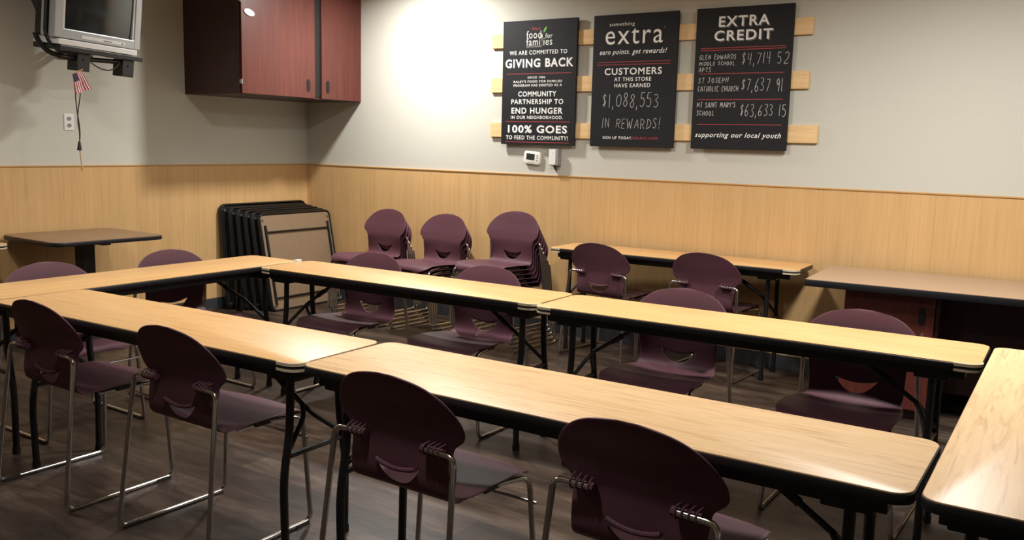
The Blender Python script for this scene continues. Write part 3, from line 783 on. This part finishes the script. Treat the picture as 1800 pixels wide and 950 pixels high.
obj('housing', box(B(), -.040, .040, -.055, -.001, -.055, .070, .004), M['greyp'], t)
bm = box(B(), -.038, .020, -.058, -.0545, -.050, .066, .001); box(bm, -.012, -.004, -.060, -.058, .044, .050, .001); obj('face_plate', bm, M['plate'], t)
bm = tube(B(), [(.0, -.030, -.055), (.004, -.030, -.075), (.01, -.022, -.095)], .010, 8, taper=lambda q: 1.3-q*.7); obj('cable_gland', bm, M['glide'], t, True)

# ------------------------------------------------------------------ folded tables leaning in the corner
def folded_table(near, length, base_x, top_x, h, label, front):
    """a folded square table leaning on the left wall, its underside turned to the room"""
    a = math.asin(min(.9, (base_x-top_x)/h))
    t = thing('folded_table', label, 'table', (base_x, near, 0), 0, 'folded tables leaning in the corner')
    t.rotation_euler = (0, -a, 0)
    # local: y along the wall 0..length, z up the table 0..h, x>0 is the underside
    th = .024
    bm = B(); pts = rrect(.012, length-.012, .012, h-.012, .04)
    prism(bm, pts, -.006, .008)
    for v in bm.verts: v.co = V((v.co.z, v.co.x, v.co.y))
    bmesh.ops.recalc_face_normals(bm, faces=bm.faces); obj('panel', bm, M['under'] if front else M['void'], t, label='tan hardboard underside' if front else None)
    path = fillet([(0, length/2, .006), (0, length-.006, .006), (0, length-.006, h-.006), (0, .006, h-.006), (0, .006, .006), (0, length/2-.001, .006)], [.05]*4, 6)
    bm = tube(B(), path, .0125, 8)
    for v in bm.verts: v.co.x = .006+(v.co.x-.006)*1.9
    obj('rim', bm, M['black'], t, True)
    for y in (.05, length-.05):
        obj('leg', tube(B(), [(.018, y, .05), (.018, y, h-.10)], .0105, 8), M['black'], t, True)
    for z in (.11, h-.16): obj('crossbar', tube(B(), [(.016, .05, z), (.016, length-.05, z)], .008, 8), M['black'], t, True)
    for y in (.035, length-.035):
        for z in (.05, h-.05): obj('corner_bolt', tube(B(), [(.006, y, z), (.019, y, z)], .010, 8), M['steel'], t, True)
    return t
fl = [(-1.030, .95, .115, .040, .895, 'folded black table, rearmost and tallest of the leaning stack, against the left wall'),
      (-.985, .90, .185, .095, .87, 'folded black table, second from the left wall in the leaning stack'),
      (-.950, .88, .255, .148, .86, 'folded black table, third from the left wall in the leaning stack'),
      (-.915, .86, .325, .200, .85, 'folded black table, fourth from the left wall in the leaning stack'),
      (-.885, .85, .395, .252, .84, 'folded black table, next to the front of the leaning stack'),
      (-.855, .82, .470, .305, .835, 'folded table at the front of the leaning stack, tan underside facing the room')]
for k, a in enumerate(fl): folded_table(*a, k == len(fl)-1)

# ------------------------------------------------------------------ square pedestal table by the left wall
t = thing('pedestal_table', 'square brown top pedestal table with one black post by the left wall', 'table', (.405, -2.455, 0), -.03)
HT_ = .767; h = .360
obj('tabletop', prism(B(), rrect(-h, h, -h-.03, h+.03, .07, 8), HT_-.007, HT_, bev=.001), M['cafe'], t, True)
obj('edge_band', prism(B(), rrect(-h-.004, h+.004, -h-.034, h+.034, .074, 8), HT_-.030, HT_-.003, bev=.005), M['band'], t, True)
bm = box(B(), -.28, .28, -.03, .03, HT_-.050, HT_-.030, .003); box(bm, -.03, .03, -.30, .30, HT_-.050, HT_-.030, .003); obj('spider', bm, M['black'], t)
bm = box(B(), -.048, .048, -.048, .048, .03, HT_-.045, .008); obj('post', bm, M['black'], t)
bm = box(B(), -.29, .29, -.035, .035, 0, .035, .012); box(bm, -.035, .035, -.29, .29, 0, .035, .012); obj('base', bm, M['black'], t)

# ------------------------------------------------------------------ desk on the right
DZ = .745
t = thing('desk', 'brown top desk with thick black edge and mahogany cupboard, against the back wall at right', 'desk', (4.880, -.830, 0), .055)
DL, DW = 1.42, .735
obj('desktop', prism(B(), rrect(0, DL, 0, DW, .008, 2), DZ-.006, DZ), M['brown'], t)
obj('edge_band', prism(B(), rrect(-.004, DL+.004, -.004, DW+.004, .010, 2), DZ-.040, DZ-.002, bev=.003), M['band'], t, True)
bm = B(); x0, x1 = .205, .695; y0, y1 = .10, DW-.03
box(bm, x0, x0+.018, y0, y1, .05, DZ-.040); box(bm, x1-.018, x1, y0, y1, .05, DZ-.040); box(bm, x0, x1, y1-.012, y1, .05, DZ-.04); box(bm, x0, x1, y0+.02, y1, .05, .068); box(bm, x0+.02, x1-.02, y0+.04, y1-.04, 0, .05)
obj('pedestal', bm, M['mahogd'], t)
d = obj('door', box(B(), x0+.002, x1-.022, y0-.018, y0+.001, .06, DZ-.046, .0015), M['mahog'], t)
bm = B(); pts = []
for k in range(20):
    a = 2*PI*k/20; pts.append((.017*math.cos(a), .022*math.sin(a)+(.028 if math.sin(a) > 0 else -.028)))
prism(bm, pts, 0, .003); prism(bm, [(p[0]*.6, p[1]*.8) for p in pts], .003, .0045)
for v in bm.verts: v.co = V((x1-.085+v.co.x, y0-.018-v.co.z, DZ-.155+v.co.y))
bmesh.ops.recalc_face_normals(bm, faces=bm.faces); obj('handle', bm, M['void'], d, label='black recessed oval pull')
bm = tube(B(), [(x1-.075, y0-.018, DZ-.258), (x1-.075, y0-.030, DZ-.258)], .010, 10); obj('lock', bm, M['steel'], d, True)
bm = box(B(), x1, DL-.02, DW-.30, DW-.282, .10, DZ-.040); obj('modesty_panel', bm, M['mahogd'], t)
bm = box(B(), DL-.04, DL-.02, .06, DW-.03, 0, DZ-.040); obj('end_panel', bm, M['mahogd'], t)
